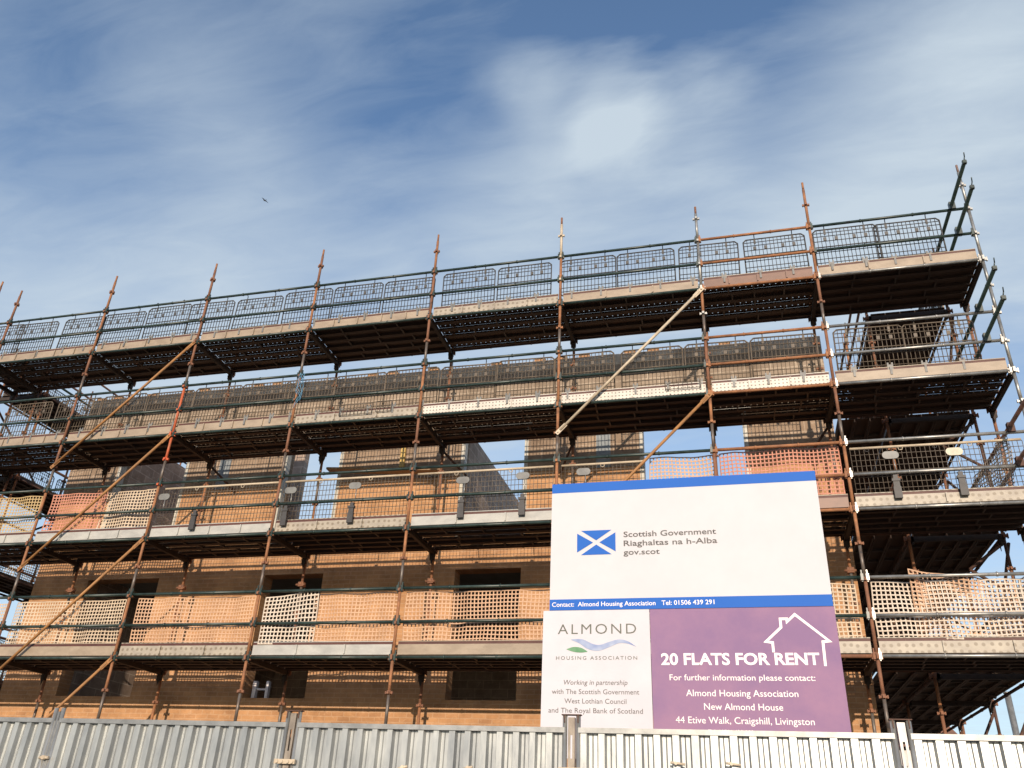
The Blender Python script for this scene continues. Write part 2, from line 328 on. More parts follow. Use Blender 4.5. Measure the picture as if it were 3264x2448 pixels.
# ------------------------------------------------------------------ scaffold components
XS=[-12.82,-12.17,-9.72,-7.29,-4.86,-2.43,0,2.43,4.28,6.73]
LV=[0,2,4,6]
YIN=1.31
def vpress(mb,z,mi,big=False,x=0,y=0):
    mb.tube((x,y,z-.03),(x,y,z+.03),.031,8,mi)
    a=.050 if not big else .062; h=.016 if not big else .03
    mb.box(x-a,x+a,y-.013,y+.013,z-h,z+h*.6,mi); mb.box(x-.013,x+.013,y-a,y+a,z-h,z+h*.6,mi)
    for s in (-1,1):
        mb.box(x+s*a-.008,x+s*a+.008,y-.016,y+.016,z-h*1.5,z+h,mi); mb.box(x-.016,x+.016,y+s*a-.008,y+s*a+.008,z-h*1.5,z+h,mi)
def standard(name,parent,x,y,ztop,mats,galv_seg=True,palette=0,zbot=G,lab=None,special=None):
    # mats indices: 0 main,1 second,2 galvanised,3 accent
    px=parent.location
    mb=MB(); rnd=random.Random(int((x*131+y*17)*10))
    zs=[zbot]; k=math.floor(zbot/2)*2
    bounds=[zbot]
    for l in (-2,0,2,4,6):
        for off in (-.5,0,1.05):
            z=l+off
            if zbot<z<ztop: bounds.append(z)
    bounds.append(ztop); bounds=sorted(set(bounds))
    for a,b in zip(bounds,bounds[1:]):
        mid=(a+b)/2; ph=(mid%2)
        if galv_seg and 1.05<ph<1.5 and mid<6: mi=2
        elif special and special[0]<mid<special[1]: mi=3
        else: mi=(1 if rnd.random()<.7 else 0) if mid<3.2 else (0 if (ph>1.5 or rnd.random()<.5) else 1)
        mb.tube((0,0,a-zbot),(0,0,b-zbot),.0242,10,mi)
    mb.tube((0,0,ztop-zbot-.001),(0,0,ztop-zbot+.16),.019,8,1)      # spigot
    z=math.ceil(zbot/.5)*.5
    while z<ztop-.05:
        lvl=abs(z/2-round(z/2))<.01
        mi=0
        if special and special[0]-.6<z<special[1]+.1: mi=3
        vpress(mb,z+.02-zbot,mi,big=lvl and z>-.1)
        z+=.5
    mb.box(-.075,.075,-.075,.075,0,.008,1)
    o=link(name,mb.mesh(name,mats),parent,(x-px.x,y-px.y,zbot-px.z)); 
    if lab: o['label']=lab
    return o
_cache={}
def rail_mesh(Ln,m):
    k=('rail',round(Ln,3),m.name)
    if k not in _cache:
        mb=MB(); mb.tube((.03,0,0),(Ln-.03,0,0),.0242,10)
        for x,s in ((.035,1),(Ln-.035,-1)):
            mb.box(x-.018,x+.018,-.034,.034,-.045,.045); mb.box(x-.008+s*.0,x+.008,-.012,.012,-.06,.10)
        if Ln>1.5:
            for t in (.33,.66):
                mb.tube((Ln*t,0,-.03),(Ln*t,0,.035),.008,5); mb.tube((Ln*t-.012,0,0),(Ln*t+.012,0,0),.03,8)
        _cache[k]=mb.mesh('scaffold rail',m)
    return _cache[k]
def toe_mesh(Ln,m,nst):
    k=('toe',round(Ln,3),m.name,nst)
    if k not in _cache:
        mb=MB(); mb.box(.05,Ln-.05,0,.022,0,.152)
        # folded bottom and top returns
        mb.box(.05,Ln-.05,-.008,-.0005,0,.012)
        for i in range(1,nst):
            x=Ln*i/nst; mb.box(x-.011,x+.011,-.024,-.0005,.013,.150)
        _cache[k]=mb.mesh('toe board',m)
        mb=MB(); mb.box(.045,Ln-.045,.012,.022,.154,.190); _cache[k+('e',)]=mb.mesh('toe board edge',maroon)
        mb=MB(); mb.box(.045,Ln-.045,.008,.026,.192,.204); _cache[k+('l',)]=mb.mesh('toe board lip',m if m is not toe_brn else toe_tan)
    return _cache[k],_cache[k+('e',)],_cache[k+('l',)]
def deck_mesh(Ln,var=0,npl=5):
    k=('deck',round(Ln,3),var,npl)
    if k in _cache: return _cache[k]
    mb=MB(); rnd=random.Random(var*7+int(Ln*10)); wd=.232; gapy=.007
    x0,x1=.004,Ln-.004
    for p in range(npl):
        y0=.045+p*(wd+gapy); y1=y0+wd; zt=.105
        holes = var<9 and (rnd.random()<.34)
        # top sheet with punched slots
        if holes:
            nx=max(4,int((x1-x0)/.095)); xs=[x0]; 
            pit=(x1-x0)/nx
            ys=[y0,y0+.070,y0+.083,y0+.150,y0+.163,y1]
            xc=[x0]
            for i in range(nx):
                c=x0+(i+.5)*pit; xc+=[c-.0075,c+.0075]
            xc.append(x1)
            for i in range(len(xc)-1):
                for j in range(len(ys)-1):
                    if i%2==1 and j%2==1: continue
                    mb.face([(xc[i],ys[j],zt),(xc[i],ys[j+1],zt),(xc[i+1],ys[j+1],zt),(xc[i+1],ys[j],zt)])
        else:
            mb.box(x0,x1,y0,y1,zt-.003,zt)
        for yy,s in ((y0,1),(y1,-1)):
            a,b=(yy,yy+.003) if s>0 else (yy-.003,yy)
            mb.box(x0,x1,a,b,.048,zt-.0035)
            a,b=(yy+.0035,yy+.03) if s>0 else (yy-.03,yy-.0035)
            mb.box(x0,x1,a,b,.048,.051)
        n=4 if Ln>1.5 else 2
        for i in range(1,n):
            xr=x0+(x1-x0)*i/n+rnd.uniform(-.12,.12); mb.box(xr-.012,xr+.012,y0+.032,y1-.032,.0505,.0905,1)
    _cache[k]=mb.mesh('scaffold deck',[deckm,ribm]); return _cache[k]
ribm=mat('deck rib steel',(.11,.08,.06),(.05,.035,.03),.6,0,5,4)
def transom_mesh(W=YIN):
    k=('tr',W)
    if k not in _cache:
        mb=MB(); mb.box(-.030,.030,.03,W-.03,-.035,-.030); mb.box(-.030,-.025,.03,W-.03,-.0295,.040); mb.box(.025,.030,.03,W-.03,-.0295,.040)
        mb.box(-.045,.045,W-.065,W-.026,-.13,.03); mb.prism([(-.05,-.05),(.05,-.05),(.0,-.22)],W-.075,W-.066)
        mb.box(-.03,.03,.028,.065,-.07,.05)
        _cache[k]=mb.mesh('transom',deckr)
    return _cache[k]

def guard(parent_group,x0,zdeck,lab,loc,rot=(0,0,0),w=1.0,kind='black'):
    """hanging wire brick guard: frame, grid, hooks and foot clips"""
    t=thing('brick_guard',lab,'mesh guard',loc,rot,parent_group)
    k=('bg',round(w,2),kind)
    if k not in _cache:
        h=.76; m_=black if kind=='black' else brownw
        mb=MB(); c=.05
        pts=[(c,0,0),(w-c,0,0),(w,0,c),(w,0,h-c),(w-c,0,h),(c,0,h),(0,0,h-c),(0,0,c),(c,0,0)]
        mb.poly(pts,.012,6); fr=mb.mesh('guard frame',m_)
        mb=MB(); nx=round(w/.064)
        for i in range(1,nx): mb.tube((w*i/nx,.004,.005),(w*i/nx,.004,h-.005),.0066,4)
        for z in (.08,.16,.29,.40,.52,.62,.69):
            mb.tube((.01,-.003,z),(w-.01,-.003,z),.0068 if z not in (.40,) else .010,4)
        for fx in (.18,.36,.64,.82): mb.box(w*fx-.025,w*fx+.025,-.006,.006,.535,.600)
        gr=mb.mesh('guard grid',m_)
        mb=MB(); mb.box(-.018,.018,-.006,.006,-.10,.0); mb.poly([(0,0,0),(0,0,.07),(0,-.03,.10),(0,-.055,.07)],.008,5); hk=mb.mesh('guard hook',m_)
        mb=MB(); mb.box(-.042,.042,-.008,.008,-.01,.075); mb.box(-.042,-.018,-.008,.008,.0755,.11); mb.box(.018,.042,-.008,.008,.0755,.11)
        mb.box(-.016,.016,-.035,-.009,-.10,.03); cl=mb.mesh('guard foot clip',plast)
        _cache[k]=(fr,gr,hk,cl)
    fr,gr,hk,cl=_cache[k]
    link('frame',fr,t); link('wire_grid',gr,t)
    for fx in (.19,.81): link('hook',hk,t,(w*fx,0,.76)); 
    for fx in (.22,.74): link('foot_clip',cl,t,(w*fx,-.012,0))
    return t

def netting(lab,loc,W,H,m_,seed=0,rot=(0,0,0),amp=.034,p=.058,s=.018,droop=0,skew=0,group='plastic netting tied along the scaffold',lean=0):
    rnd=random.Random(seed); nx=max(2,int(W/p)); nz=max(2,int(H/p))
    xs=[]; 
    for i in range(nx): xs+=[i*p,i*p+s]
    xs.append(nx*p); xs.append(nx*p+s)
    zs=[]
    for j in range(nz): zs+=[j*p,j*p+s]
    zs.append(nz*p); zs.append(nz*p+s)
    mb=MB(); off=Vector((seed*3.7,seed*1.3,0)); sx=W/xs[-1]; sz=H/zs[-1]
    idx={}
    def vert(i,j):
        if (i,j) in idx: return idx[(i,j)]
        x,z=xs[i]*sx,zs[j]*sz
        y=amp*1.6*abs(noise.noise(Vector((x*3.1+seed,z*.5,2))))**.6*(1-.5*z/H)+amp*1.8*noise.noise(Vector((x*1.6,z*1.2,0))+off)+amp*.5*math.sin(x*9+seed+z*2)
        dz=-droop*math.sin(math.pi*x/W)*(z/H) + skew*(x/W)*(z/H) + .012*noise.noise(Vector((x*2,z*2,3))+off)
        dx=.02*noise.noise(Vector((x*2,z*2,7))+off)
        idx[(i,j)]=len(mb.v); mb.v.append((x+dx,y+lean*z,z+dz)); return idx[(i,j)]
    for i in range(len(xs)-1):
        for j in range(len(zs)-1):
            if i%2==1 and j%2==1: continue
            mb.f.append((vert(i,j),vert(i+1,j),vert(i+1,j+1),vert(i,j+1))); mb.m.append(0); mb.s.append(True)
    me=mb.mesh('netting',m_)
    o=link('plastic_netting',me,None,loc,rot)
    md=o.modifiers.new('thick','SOLIDIFY'); md.thickness=.003
    return tag(o,lab,'plastic netting',group)

# ------------------------------------------------------------------ front scaffold
sf=thing('scaffold','long front run of rusty tube scaffold with four steel platforms along the brick wall','scaffold',(-3.3,0,G))
def sp(x,y,z): return (x+3.3,y,z-G)
palettes={0:(rust,rustd),1:(rust,rust2),2:(rust2,rust),3:(rust2,rust)}
TOP={0:8.05,1:7.72,2:7.78,3:7.76,4:7.76,5:7.76,6:7.78,7:7.63,8:7.86,9:7.80}
for i,x in enumerate(XS):
    if i==7: ms=[rust2,rust,wornt,galvt]; special=(6.0,8)
    elif i==6: ms=[rust2,rust,wornt,creamt]; special=(6.9,8)
    elif i==3: ms=[rust,rust2,wornt,oran]; special=(3.4,5.0)
    elif i==9: ms=[galvt,rustp,galvt,galvt]; special=None
    else: ms=[rust,rust2,wornt,oran]; special=None
    o=standard('standard',sf,x,0,TOP[i],ms,special=special)
    if i==7: o['label']='standard with a bright galvanised top length'
    if i==3: o['label']='standard with a bright orange red painted length'
    if i==9: o['label']='pale galvanised corner standard'
for i,x in enumerate(XS):
    standard('inner_standard',sf,x,YIN,6.85 if i not in (5,) else 6.7,[rust,rust2,wornt,oran],galv_seg=(i%2==0))
for i in range(9):
    x0=XS[i]; Ln=XS[i+1]-x0
    for l in LV:
        if i==7: rm=rust2 if l in (6,4,2) else green
        elif i==8: rm=galvt if l<6 else green
        else: rm=green
        lm = {7:rust2,8:galvt}.get(i,green)
        if l==0 and i==7: lm=rust
        link('ledger',rail_mesh(Ln,lm),sf,sp(x0,0,l+.015))
        link('inner_ledger',rail_mesh(Ln,rustd),sf,sp(x0,YIN-.03,l+.06))
        for dz in (1.045,.535):
            o=link('guard_rail',rail_mesh(Ln,rm),sf,sp(x0,0,l+dz))
            if rm is rust2: o['label']='rusty orange guard rail'
            if rm is galvt: o['label']='shiny galvanised guard rail'
        # toe boards
        tm,ns={6:[(toe_tan,5),(toe_tan,5),(toe_tan,4),(toe_tan,4),(toe_tan,5),(toe_dim,4),(toe_tan,3),(toe_brn,4),(toe_tan,3)],
               4:[(toe_tan,5),(toe_tan,5),(toe_tan,4),(toe_tan,4),(toe_dim,3),(toe_prf,3),(toe_prf,4),(toe_prf,3),(toe_tan,1)],
               2:[(toe_wht,4),(toe_wht,4),(toe_wht,4),(toe_wht,4),(toe_dim,3),(toe_wht,3),(toe_wht,3),(toe_brn,2),(toe_dim,2)],
               0:[(toe_tan,3),(toe_tan,2),(toe_tan,1),(toe_dim,3),(toe_wht,3),(toe_tan,1),(toe_wht,3),(toe_dim,2),(toe_dim,3)]}[l][i]
        a,b,c=toe_mesh(Ln,tm,ns)
        t=link('toe_board',a,sf,sp(x0,.030,l+.058)); link('edge_strip',b,t); link('top_lip',c,t)
        link('platform',deck_mesh(Ln,(i*3+l)%4),sf,sp(x0,0,l))
        if l in (0,2): pass
for x in XS:
    for l in LV: link('transom',transom_mesh(),sf,sp(x,0,l+.0))
def brace(x0,z0,x1,z1,m_,y=-.055):
    mb=MB(); d=Vector((x1-x0,0,z1-z0)); a=Vector((x0,y,z0)); b=Vector((x1,y,z1)); dn=d.normalized()
    mb.tube(a+dn*.05,b-dn*.05,.0242,8)
    for pnt,s in ((a,1),(b,-1)):
        e=pnt+dn*.14*s
        Mx=Matrix.Translation((pnt+e)/2)@dn.to_track_quat('X','Z').to_matrix().to_4x4()
        mb.box(-.11,.11,-.006,.006,-.034,.034,0,Mx); mb.tube(pnt+Vector((0,-.03,0)),pnt+Vector((0,.04,0)),.014,6)
    o=link('diagonal_brace',mb.mesh('brace',m_),sf,sp(0,0,0)); return o
for a in [(-7.31,5.97,-9.72,3.5,ochre),(-7.31,3.97,-9.70,1.55,ochre),(-7.31,1.97,-9.70,-.45,ochre),(-7.31,-.03,-9.70,-2.4,ochre),(2.43,3.97,.02,1.53,ochre)]: brace(*a)
brace(2.43,5.97,.02,3.5,creamt)['label']='pale galvanised diagonal brace'
# short wall ties under the second platform line
for x,dx in ((-7.29,.36),(-2.43,.38),(0,-.3),(4.28,-.35),(-4.86,-.25)):
    mb=MB(); mb.tube((x,YIN,3.93),(x+dx,YIN+.42,3.55),.022,8); mb.tube((x,YIN-.02,3.89),(x,YIN+.02,3.97),.04,8); link('wall_tie',mb.mesh('tie',rustd),sf,sp(0,0,0))
# inner standard clamps by the wall
for i,x in enumerate(XS[2:9]):
    mb=MB(); mb.tube((x-.09,YIN-.04,1.50),(x+.08,YIN-.04,1.50),.02,6); mb.box(x-.05,x+.05,YIN-.05,YIN+.05,1.47,1.55); link('coupler',mb.mesh('coupler',rust),sf,sp(0,0,0))

# ------------------------------------------------------------------ return scaffolds
def return_run(name,label,xi,xo,ys,outer_sign,rail_x,rail_front):
    s=thing(name,label,'scaffold',((xi+xo)/2,ys[0],G))
    P=s.location
    q=lambda x,y,z:(x-P.x,y-P.y,z-P.z)
    for k,y in enumerate(ys):
        standard('standard',s,xo,y,7.4 if k else 7.2,[rust,rustd,galvt,oran],galv_seg=False)
        standard('inner_standard',s,xi,y,7.1,[rust,rust2,galvt,oran],galv_seg=False)
    lo,hi=min(xi,xo),max(xi,xo)
    for k in range(len(ys)-1):
        Ln=ys[k+1]-ys[k]
        for l in LV:
            # platform along y: local x -> world y
            o=link('platform',deck_mesh(Ln,9,5),s,q(hi,ys[k],l),(0,0,R(90)))
            link('ledger',rail_mesh(Ln,rustd),s,q(xo,ys[k],l+.015),(0,0,R(90)))
            link('inner_ledger',rail_mesh(Ln,rustd),s,q(xi,ys[k],l+.015),(0,0,R(90)))
            a,b,c=toe_mesh(Ln,toe_tan,3)
            t=link('toe_board',a,s,q(xo-outer_sign*.03,ys[k],l+.058),(0,0,R(90))); link('edge_strip',b,t); link('top_lip',c,t)
    if outer_sign>0:
        for l in (0,2,4):
            for k in range(len(ys)-1): link('inside_platform',deck_mesh(ys[k+1]-ys[k],9,3),s,q(5.235,ys[k],l-.01),(0,0,R(90)))
    W=abs(xo-xi)
    for y in ys:
        for l in LV: link('transom',transom_mesh(round(W,2)),s,q(lo if True else xi,y,l),(0,0,R(-90)))
    # long side guard tubes
    Ly=ys[-1]
    for l in LV:
        for z,yf in ((l+1.14,rail_front[0]),(l+.62,rail_front[1])):
            mb=MB(); mb.tube((rail_x,yf,z),(rail_x,Ly,z),.029,10); 
            mb.box(rail_x-.03,rail_x+.03,yf+.01,yf+.05,z-.03,z+.035); mb.poly([(rail_x,yf+.03,z+.03),(rail_x+.01,yf,z+.08),(rail_x,yf-.05,z+.13)],.009,5)
            if yf<0: mb.box(rail_x-.045,rail_x+.045,-.05,.03,z-.10,z+.04)
            link('side_rail',mb.mesh('side rail',green if l>=4 else rustd),s,q(0,0,0))
        for z in (l+1.05,l+.55):
            mb=MB(); mb.tube((xi,ys[0]-.05,z),(xi,Ly,z),.0242,8); link('inner_rail',mb.mesh('inner rail',rustd),s,q(0,0,0))
    # face bracing
    for l in (0,2,4):
        for k in range(len(ys)-1):
            a,b=(ys[k],ys[k+1]) if (k+l//2)%2 else (ys[k+1],ys[k])
            mb=MB(); mb.tube((xo+outer_sign*.05,a,l+.1),(xo+outer_sign*.05,b,l+1.9),.0242,8); link('diagonal_brace',mb.mesh('brace',rustd),s,q(0,0,0))
    for k in (0,1,2):
        mb=MB(); mb.tube((xo,ys[k],-.1),(xi+.3*outer_sign,ys[k]+.05,-1.9),.0242,8); link('diagonal_brace',mb.mesh('brace',rustd),s,q(0,0,0))
        for l in (2,4):
            mb=MB(); mb.tube((xo,ys[k],l-.08),(xo-.55*outer_sign,ys[k],l+.02-.5),.0242,8); mb.tube((xo-.55*outer_sign,ys[k],l-.48),(xo,ys[k],l-.9),.0242,8)
            link('knee_brace',mb.mesh('brace',rustd),s,q(0,0,0))
    return s
YR=[1.45,4.0,6.45,8.9,11.35]
return_run('scaffold','side run of scaffold turning back from the right hand corner of the building',5.2,6.5,YR,1,6.5,(-1.04,-1.06))
return_run('scaffold','side run of scaffold turning back beyond the left end of the brick wall',-12.1,-13.4,YR,-1,-13.4,(1.4,1.4))

# ------------------------------------------------------------------ mesh guards
LVN={6:'top',4:'third',2:'second',0:'lowest'}
def bayname(x):
    for i in range(9):
        if XS[i]<=x<XS[i+1]: return i
    return 0
def bay_words(i):
    return {0:'far left end bay',1:'leftmost full bay',2:'bay left of the orange painted upright',3:'bay right of the orange painted upright',
            4:'fifth bay from right corner',5:'fourth bay from right corner',6:'bay with the pale diagonal brace',7:'narrow bay with orange rails',8:'right corner bay'}[i]
P6=[-12.78,-11.9,-10.74,-9.76,-8.66,-7.68,-6.62,-5.53,-4.49,-3.43,-2.24,-1.19,-.02,1.01,2.08,3.19,4.32,5.28]
P4=[-12.7,-11.3,-10.17,-9.12,-8.1,-7.07,-6.06,-5.15,-4.16,-3.17,-2.13,-1.10,-.07,1.05,2.08,3.12,4.38,5.38]
for l,PP in ((6,P6),(4,P4)):
    cnt={}; by={}
    for x in PP: by.setdefault(bayname(x+.5),[]).append(x)
    for i,lst in by.items():
        for k,x in enumerate(lst):
            pos={1:[''],2:['left one','right one'],3:['left one','middle one','right one']}[len(lst)][k]
            lab=('black mesh guard' if l==6 else 'dusty mesh guard')+', %s platform, %s'%(LVN[l],bay_words(i))+((', '+pos) if pos else '')
            dz=random.uniform(-.012,.012)
            guard('black mesh guards hung along the upper platforms',x,l,lab,(x,.062+random.uniform(-.008,.01),l+.225+dz),(R(random.uniform(-1.5,1.5)),R(random.uniform(-1.1,1.1)),0),kind='black' if l==6 else 'brown')
for k,(x,z) in enumerate(((-3.95,4.02),(-3.25,4.04),(1.75,4.03))):
    nm=['left loose black mesh offcut low on the third platform edge','right loose black mesh offcut low on the third platform edge','loose black mesh offcut beside the pale diagonal brace']
    mb=MB(); w_=[.62,.28,.55][k]
    mb.poly([(0,0,0),(w_,0,0),(w_,0,.2),(0,0,.2),(0,0,0)],.007,5)
    for t in range(1,int(w_/.07)): mb.tube((t*.07,0,0),(t*.07,0,.2),.005,4)
    mb.tube((0,0,.1),(w_,0,.1),.005,4)
    tag(link('mesh_offcut',mb.mesh('offcut',gridm),None,(x,.0,z+.12)),nm[k],'mesh guard')
# side guards on the returns
for nm,X,ph in (('right',6.44,'right hand'),('left',-13.34,'left hand')):
    for l in (4,6):
        for k in range(6 if l==4 else 5):
            y=1.5+k*1.12
            lab='black mesh guard on the %s platform of the %s side run, %s from front'%(LVN[l],ph,ORD[k])
            guard('black mesh guards on the side runs',0,l,lab,(X,y,l+.225),(0,0,R(90)))
# wide fine mesh guards on the second platform
def wideguard(lab,x0,x1,ovals,z=2.24):
    t=thing('wide_mesh_guard',lab,'mesh guard',(x0,.06,z),group='fine mesh guards on the second platform')
    w_=x1-x0; h=.70; mb=MB(); nx=round(w_/.062)
    for i in range(nx+1): mb.tube((w_*i/nx,0,0),(w_*i/nx,0,h),.0048,4)
    for j in range(9): mb.tube((0,-.003,h*j/8),(w_,-.003,h*j/8),.0052,4)
    link('wire_grid',mb.mesh('fine grid',gridm),t)
    mb=MB(); mb.tube((0,.03,h+.03),(w_,.03,h+.03),.02,8); link('top_tube',mb.mesh('top tube',creamt),t)
    for k in range(max(3,int(w_/.42))):
        xx=(k+.5)*w_/max(3,int(w_/.42)); mb=MB()
        mb.poly([(xx-.03,-.02,h-.005),(xx-.022,-.02,h-.045),(xx+.022,-.02,h-.045),(xx+.03,-.02,h-.005)],.006,4); link('hanger_hook',mb.mesh('hook',creamt if k%2 else rubber),t)
    for ox,oz,m_,style in ovals:
        mb=MB(); a,b=.112,.058; pts=[]
        for s,c in ((1,a-b),(-1,-(a-b))):
            for i in range(9):
                th=-math.pi/2+math.pi*i/8; pts.append((ox-x0+c+s*b*math.cos(th)*(1.0), oz-z+s*b*math.sin(th)))
        mb.prism(pts,-.028,-.012); link('oval_tag',mb.mesh('tag',m_),t)
        mb=MB(); mb.tube((ox-x0+.03,-.02,oz-z-.055),(ox-x0+.04,-.02,oz-z-.25),.008,5); link('tag_rod',mb.mesh('rod',galvt),t)
        if style:
            mb=MB(); cx_=ox-x0+style-1
            mb.box(cx_-.05,cx_+.05,-.10,-.055,-.10,.07); mb.box(cx_-.042,cx_+.042,-.095,-.05,.072,.15); mb.box(cx_-.055,cx_+.055,-.105,-.05,.152,.19); mb.box(cx_-.03,cx_+.03,-.09,-.05,.192,.25)
            link('clamp',mb.mesh('clamp',rubber),t)
wideguard('fine wire mesh guard directly right of the cream netting on the second platform',-7.2,-4.92,[(-7.25+.1,2.80,plast,1.75)])
wideguard('fine wire mesh guard in front of the left opening that shows sky',-4.80,-2.5,[(-6.40+1.75,2.79,plast,1.0),(-3.46,2.81,plast,1.02)])
wideguard('fine wire mesh guard in front of the opening showing a grey wall and sky',-2.37,-.07,[(-1.56,2.80,plast,1.02),(-.56,2.82,plast,1.02)])
wideguard('short fine wire mesh guard just above the left part of the sign',.06,1.38,[(.42,2.83,plast,0)])
wideguard('fine wire mesh guard with a dirty white oval tag in the right corner bay',4.36,6.62,[(4.89,2.82,plast,1.0),(5.73,2.82,ovalw,1.0)])
# grip clamp by itself on the second platform
# ------------------------------------------------------------------ netting
# lowest platform
NZ=.225
netting('cream netting on the lowest platform at the left edge of the photo',(-12.1,.08,NZ),2.32,.74,net_c,1)
netting('cream netting on the lowest platform crossed by the long ochre brace',(-9.66,.08,NZ),2.28,.76,net_c,2)
netting('peach netting on the lowest platform left of the steeply draped pale piece',(-7.15,.08,NZ),2.22,.77,net_o,3)
netting('steeply draped pale netting on the lowest platform before the middle window',(-4.74,.03,NZ-.01),.92,.74,net_w,4,skew=.12,amp=.03)
netting('orange netting on the lowest platform just right of the pale draped piece',(-3.9,.085,NZ),1.42,.79,net_o,5)
netting('peach netting on the lowest platform just left of the sign',(-2.35,.075,NZ),2.28,.78,net_o,6)
netting('netting on the lowest platform hidden mostly behind the sign',(.06,.08,NZ),4.1,.77,net_c,7)
netting('pale cream netting on the lowest platform in the right corner bay',(4.34,.07,NZ),2.3,.78,net_w,8,amp=.03)
netting('loose flap of peach netting rising above the guard rail near the right corner',(4.84,.13,NZ),1.25,.95,net_o,9,skew=-.22,amp=.05,lean=-.05)
# second platform
netting('mustard netting on the second platform at the left edge of the photo',(-12.1,.08,2+NZ),2.28,.76,mat('mustard netting',(.50,.36,.17),(.42,.30,.14),.6),10)
netting('reddish orange netting on the second platform at left, behind the brace',(-9.62,.08,2+NZ),1.2,.76,net_p,11)
netting('cream netting on the second platform directly right of the reddish piece',(-8.46,.10,2+NZ),1.08,.76,net_c,12)
netting('cream orange netting on the second platform directly above the sign',(1.44,.08,2+NZ),1.0,.79,net_o,13)
netting('pink red netting on the second platform above the right end of the sign',(2.5,.08,2+NZ),1.72,.80,net_p,14)
# side runs
netting('crumpled pale pink netting on the right hand side run, lowest platform',(6.46,.2,.2),6.5,.95,net_w,15,rot=(0,0,R(90)),amp=.06)
netting('crumpled pale pink netting on the right hand side run, second platform',(6.46,.2,2.2),2.6,.9,net_w,16,rot=(0,0,R(90)),amp=.06)
netting('pale netting on the left hand side run, lowest platform',(-13.36,1.5,.2),7.0,.9,net_w,17,rot=(0,0,R(90)),amp=.05)
netting('pale netting on the left hand side run, second platform',(-13.36,1.5,2.2),7.0,.9,net_w,18,rot=(0,0,R(90)),amp=.05)

# timber board sticking out of the window opening
mb=MB(); mb.box(0,2.3,0,.225,0,.038)
tag(link('scaffold_board',mb.mesh('board',timber),None,(-4.78,1.36,3.74),(0,R(3.2),R(2))),'weathered timber board poking left across a window opening','board')
# rope
mb=MB(); rnd=random.Random(4)
for k in range(5):
    pts=[]; 
    for i in range(9):
        t=i/8; pts.append((-4.80+.06*math.sin(t*6+k*1.3)+k*.012, -.06-.01*k, 5.03-.72*t*(.6+.1*k)+.02*math.sin(9*t)))
    mb.poly(pts,.006,5)
tag(link('blue_rope',mb.mesh('rope',rope)),'tangle of thin blue rope hanging from the third platform guard rail','rope')
# small rag on third platform at left
mb=MB()
for k,(a,b,c) in enumerate(((0,.05,.03),(.07,.04,.05),(.13,.06,.02),(.2,.03,.03))): mb.tube((a,0,0),(a+.09,.03,c),.03,7,r2=b*.5)
tag(link('rag',mb.mesh('rag',plrus),None,(-12.5,.45,4.13)),'dark crumpled rag lying on the third platform at the far left','rag')

# ------------------------------------------------------------------ sign
YS=-4.5
sign=thing('site_sign','large blue, white and purple flats for rent board standing behind the hoarding','sign',(2.12,YS,G))
def sg(name,mb,mats,parent=None):
    return link(name,mb.mesh(name,mats),parent if parent is not None else sign,(-2.12,-YS,-G) if parent is None else (0,0,0))
def plate_(x0,x1,z0,z1,y0=YS,y1=YS+.018):
    mb=MB(); mb.box(x0,x1,y0,y1,z0,z1); return mb
up=sg('upper_board',plate_(.93,3.36,-.42,.80),white)
lw=sg('lower_left_board',plate_(.875,1.828,-1.645,-.424,YS-.004,YS+.016),white2)
lp=sg('lower_right_board',plate_(1.832,3.365,-1.645,-.424,YS-.002,YS+.016),purple)
sg('top_band',plate_(.9302,3.3598,.706,.7998,YS-.0015,YS-.0004),blue,up)
sg('contact_band',plate_(.9302,3.3598,-.4198,-.322,YS-.0015,YS-.0004),blue,up)
for x in (1.15,2.15,3.15):
    mb=MB(); mb.box(x-.05,x+.05,YS+.075,YS+.175,G-.3,.74); sg('post',mb,timber)
mb=MB()
for z in (.6,.0,-.37,-.62,-1.5): mb.box(.95,3.34,YS+.0185,YS+.0745,z-.04,z+.04)
sg('batten_frame',mb,timber)
def text(s,x0,x1,zb,cap,m_,parent,y,name='lettering',bold=0.0,spacing=1.0,italic=False,align=None,aspect_free=True):
    c=bpy.data.curves.new('txt','FONT'); c.body=s; c.size=1; c.offset=bold; c.space_character=spacing; c.extrude=0; c.resolution_u=3
    o=bpy.data.objects.new('txt',c); COL.objects.link(o); bpy.context.view_layer.update()
    me=bpy.data.meshes.new_from_object(o.evaluated_get(bpy.context.evaluated_depsgraph_get()))
    bpy.data.objects.remove(o); bpy.data.curves.remove(c)
    xs=[v.co.x for v in me.vertices]
    a,b=min(xs),max(xs); sx=(x1-x0)/(b-a); capu=.70 # approx cap height of the default face
    sz=cap/capu
    for v in me.vertices:
        X,Z=v.co.x,v.co.y
        v.co=(x0+(X-a)*sx+(Z*sz*.18 if italic else 0),y,zb+Z*sz)
    me.materials.clear(); me.materials.append(m_)
    # make sure faces look to the viewer (-y)
    me.update()
    import bmesh
    bm=bmesh.new(); bm.from_mesh(me)
    for fc in bm.faces:
        if fc.normal.y>0: fc.normal_flip()
    bm.to_mesh(me); bm.free()
    ob=link(name,me,parent); return ob
Yf=YS-.003
text('Scottish Government',1.615,2.45,.243,.052,textd,up,Yf,bold=.012)
text('Riaghaltas na h-Alba',1.615,2.455,.158,.052,textd,up,Yf,bold=.012)
text('gov.scot',1.612,1.94,.075,.050,textd,up,Yf,bold=.012)
text('Contact:  Almond Housing Association   Tel: 01506 439 291',.953,2.392,-.388,.040,textw,up,Yf,bold=.008)
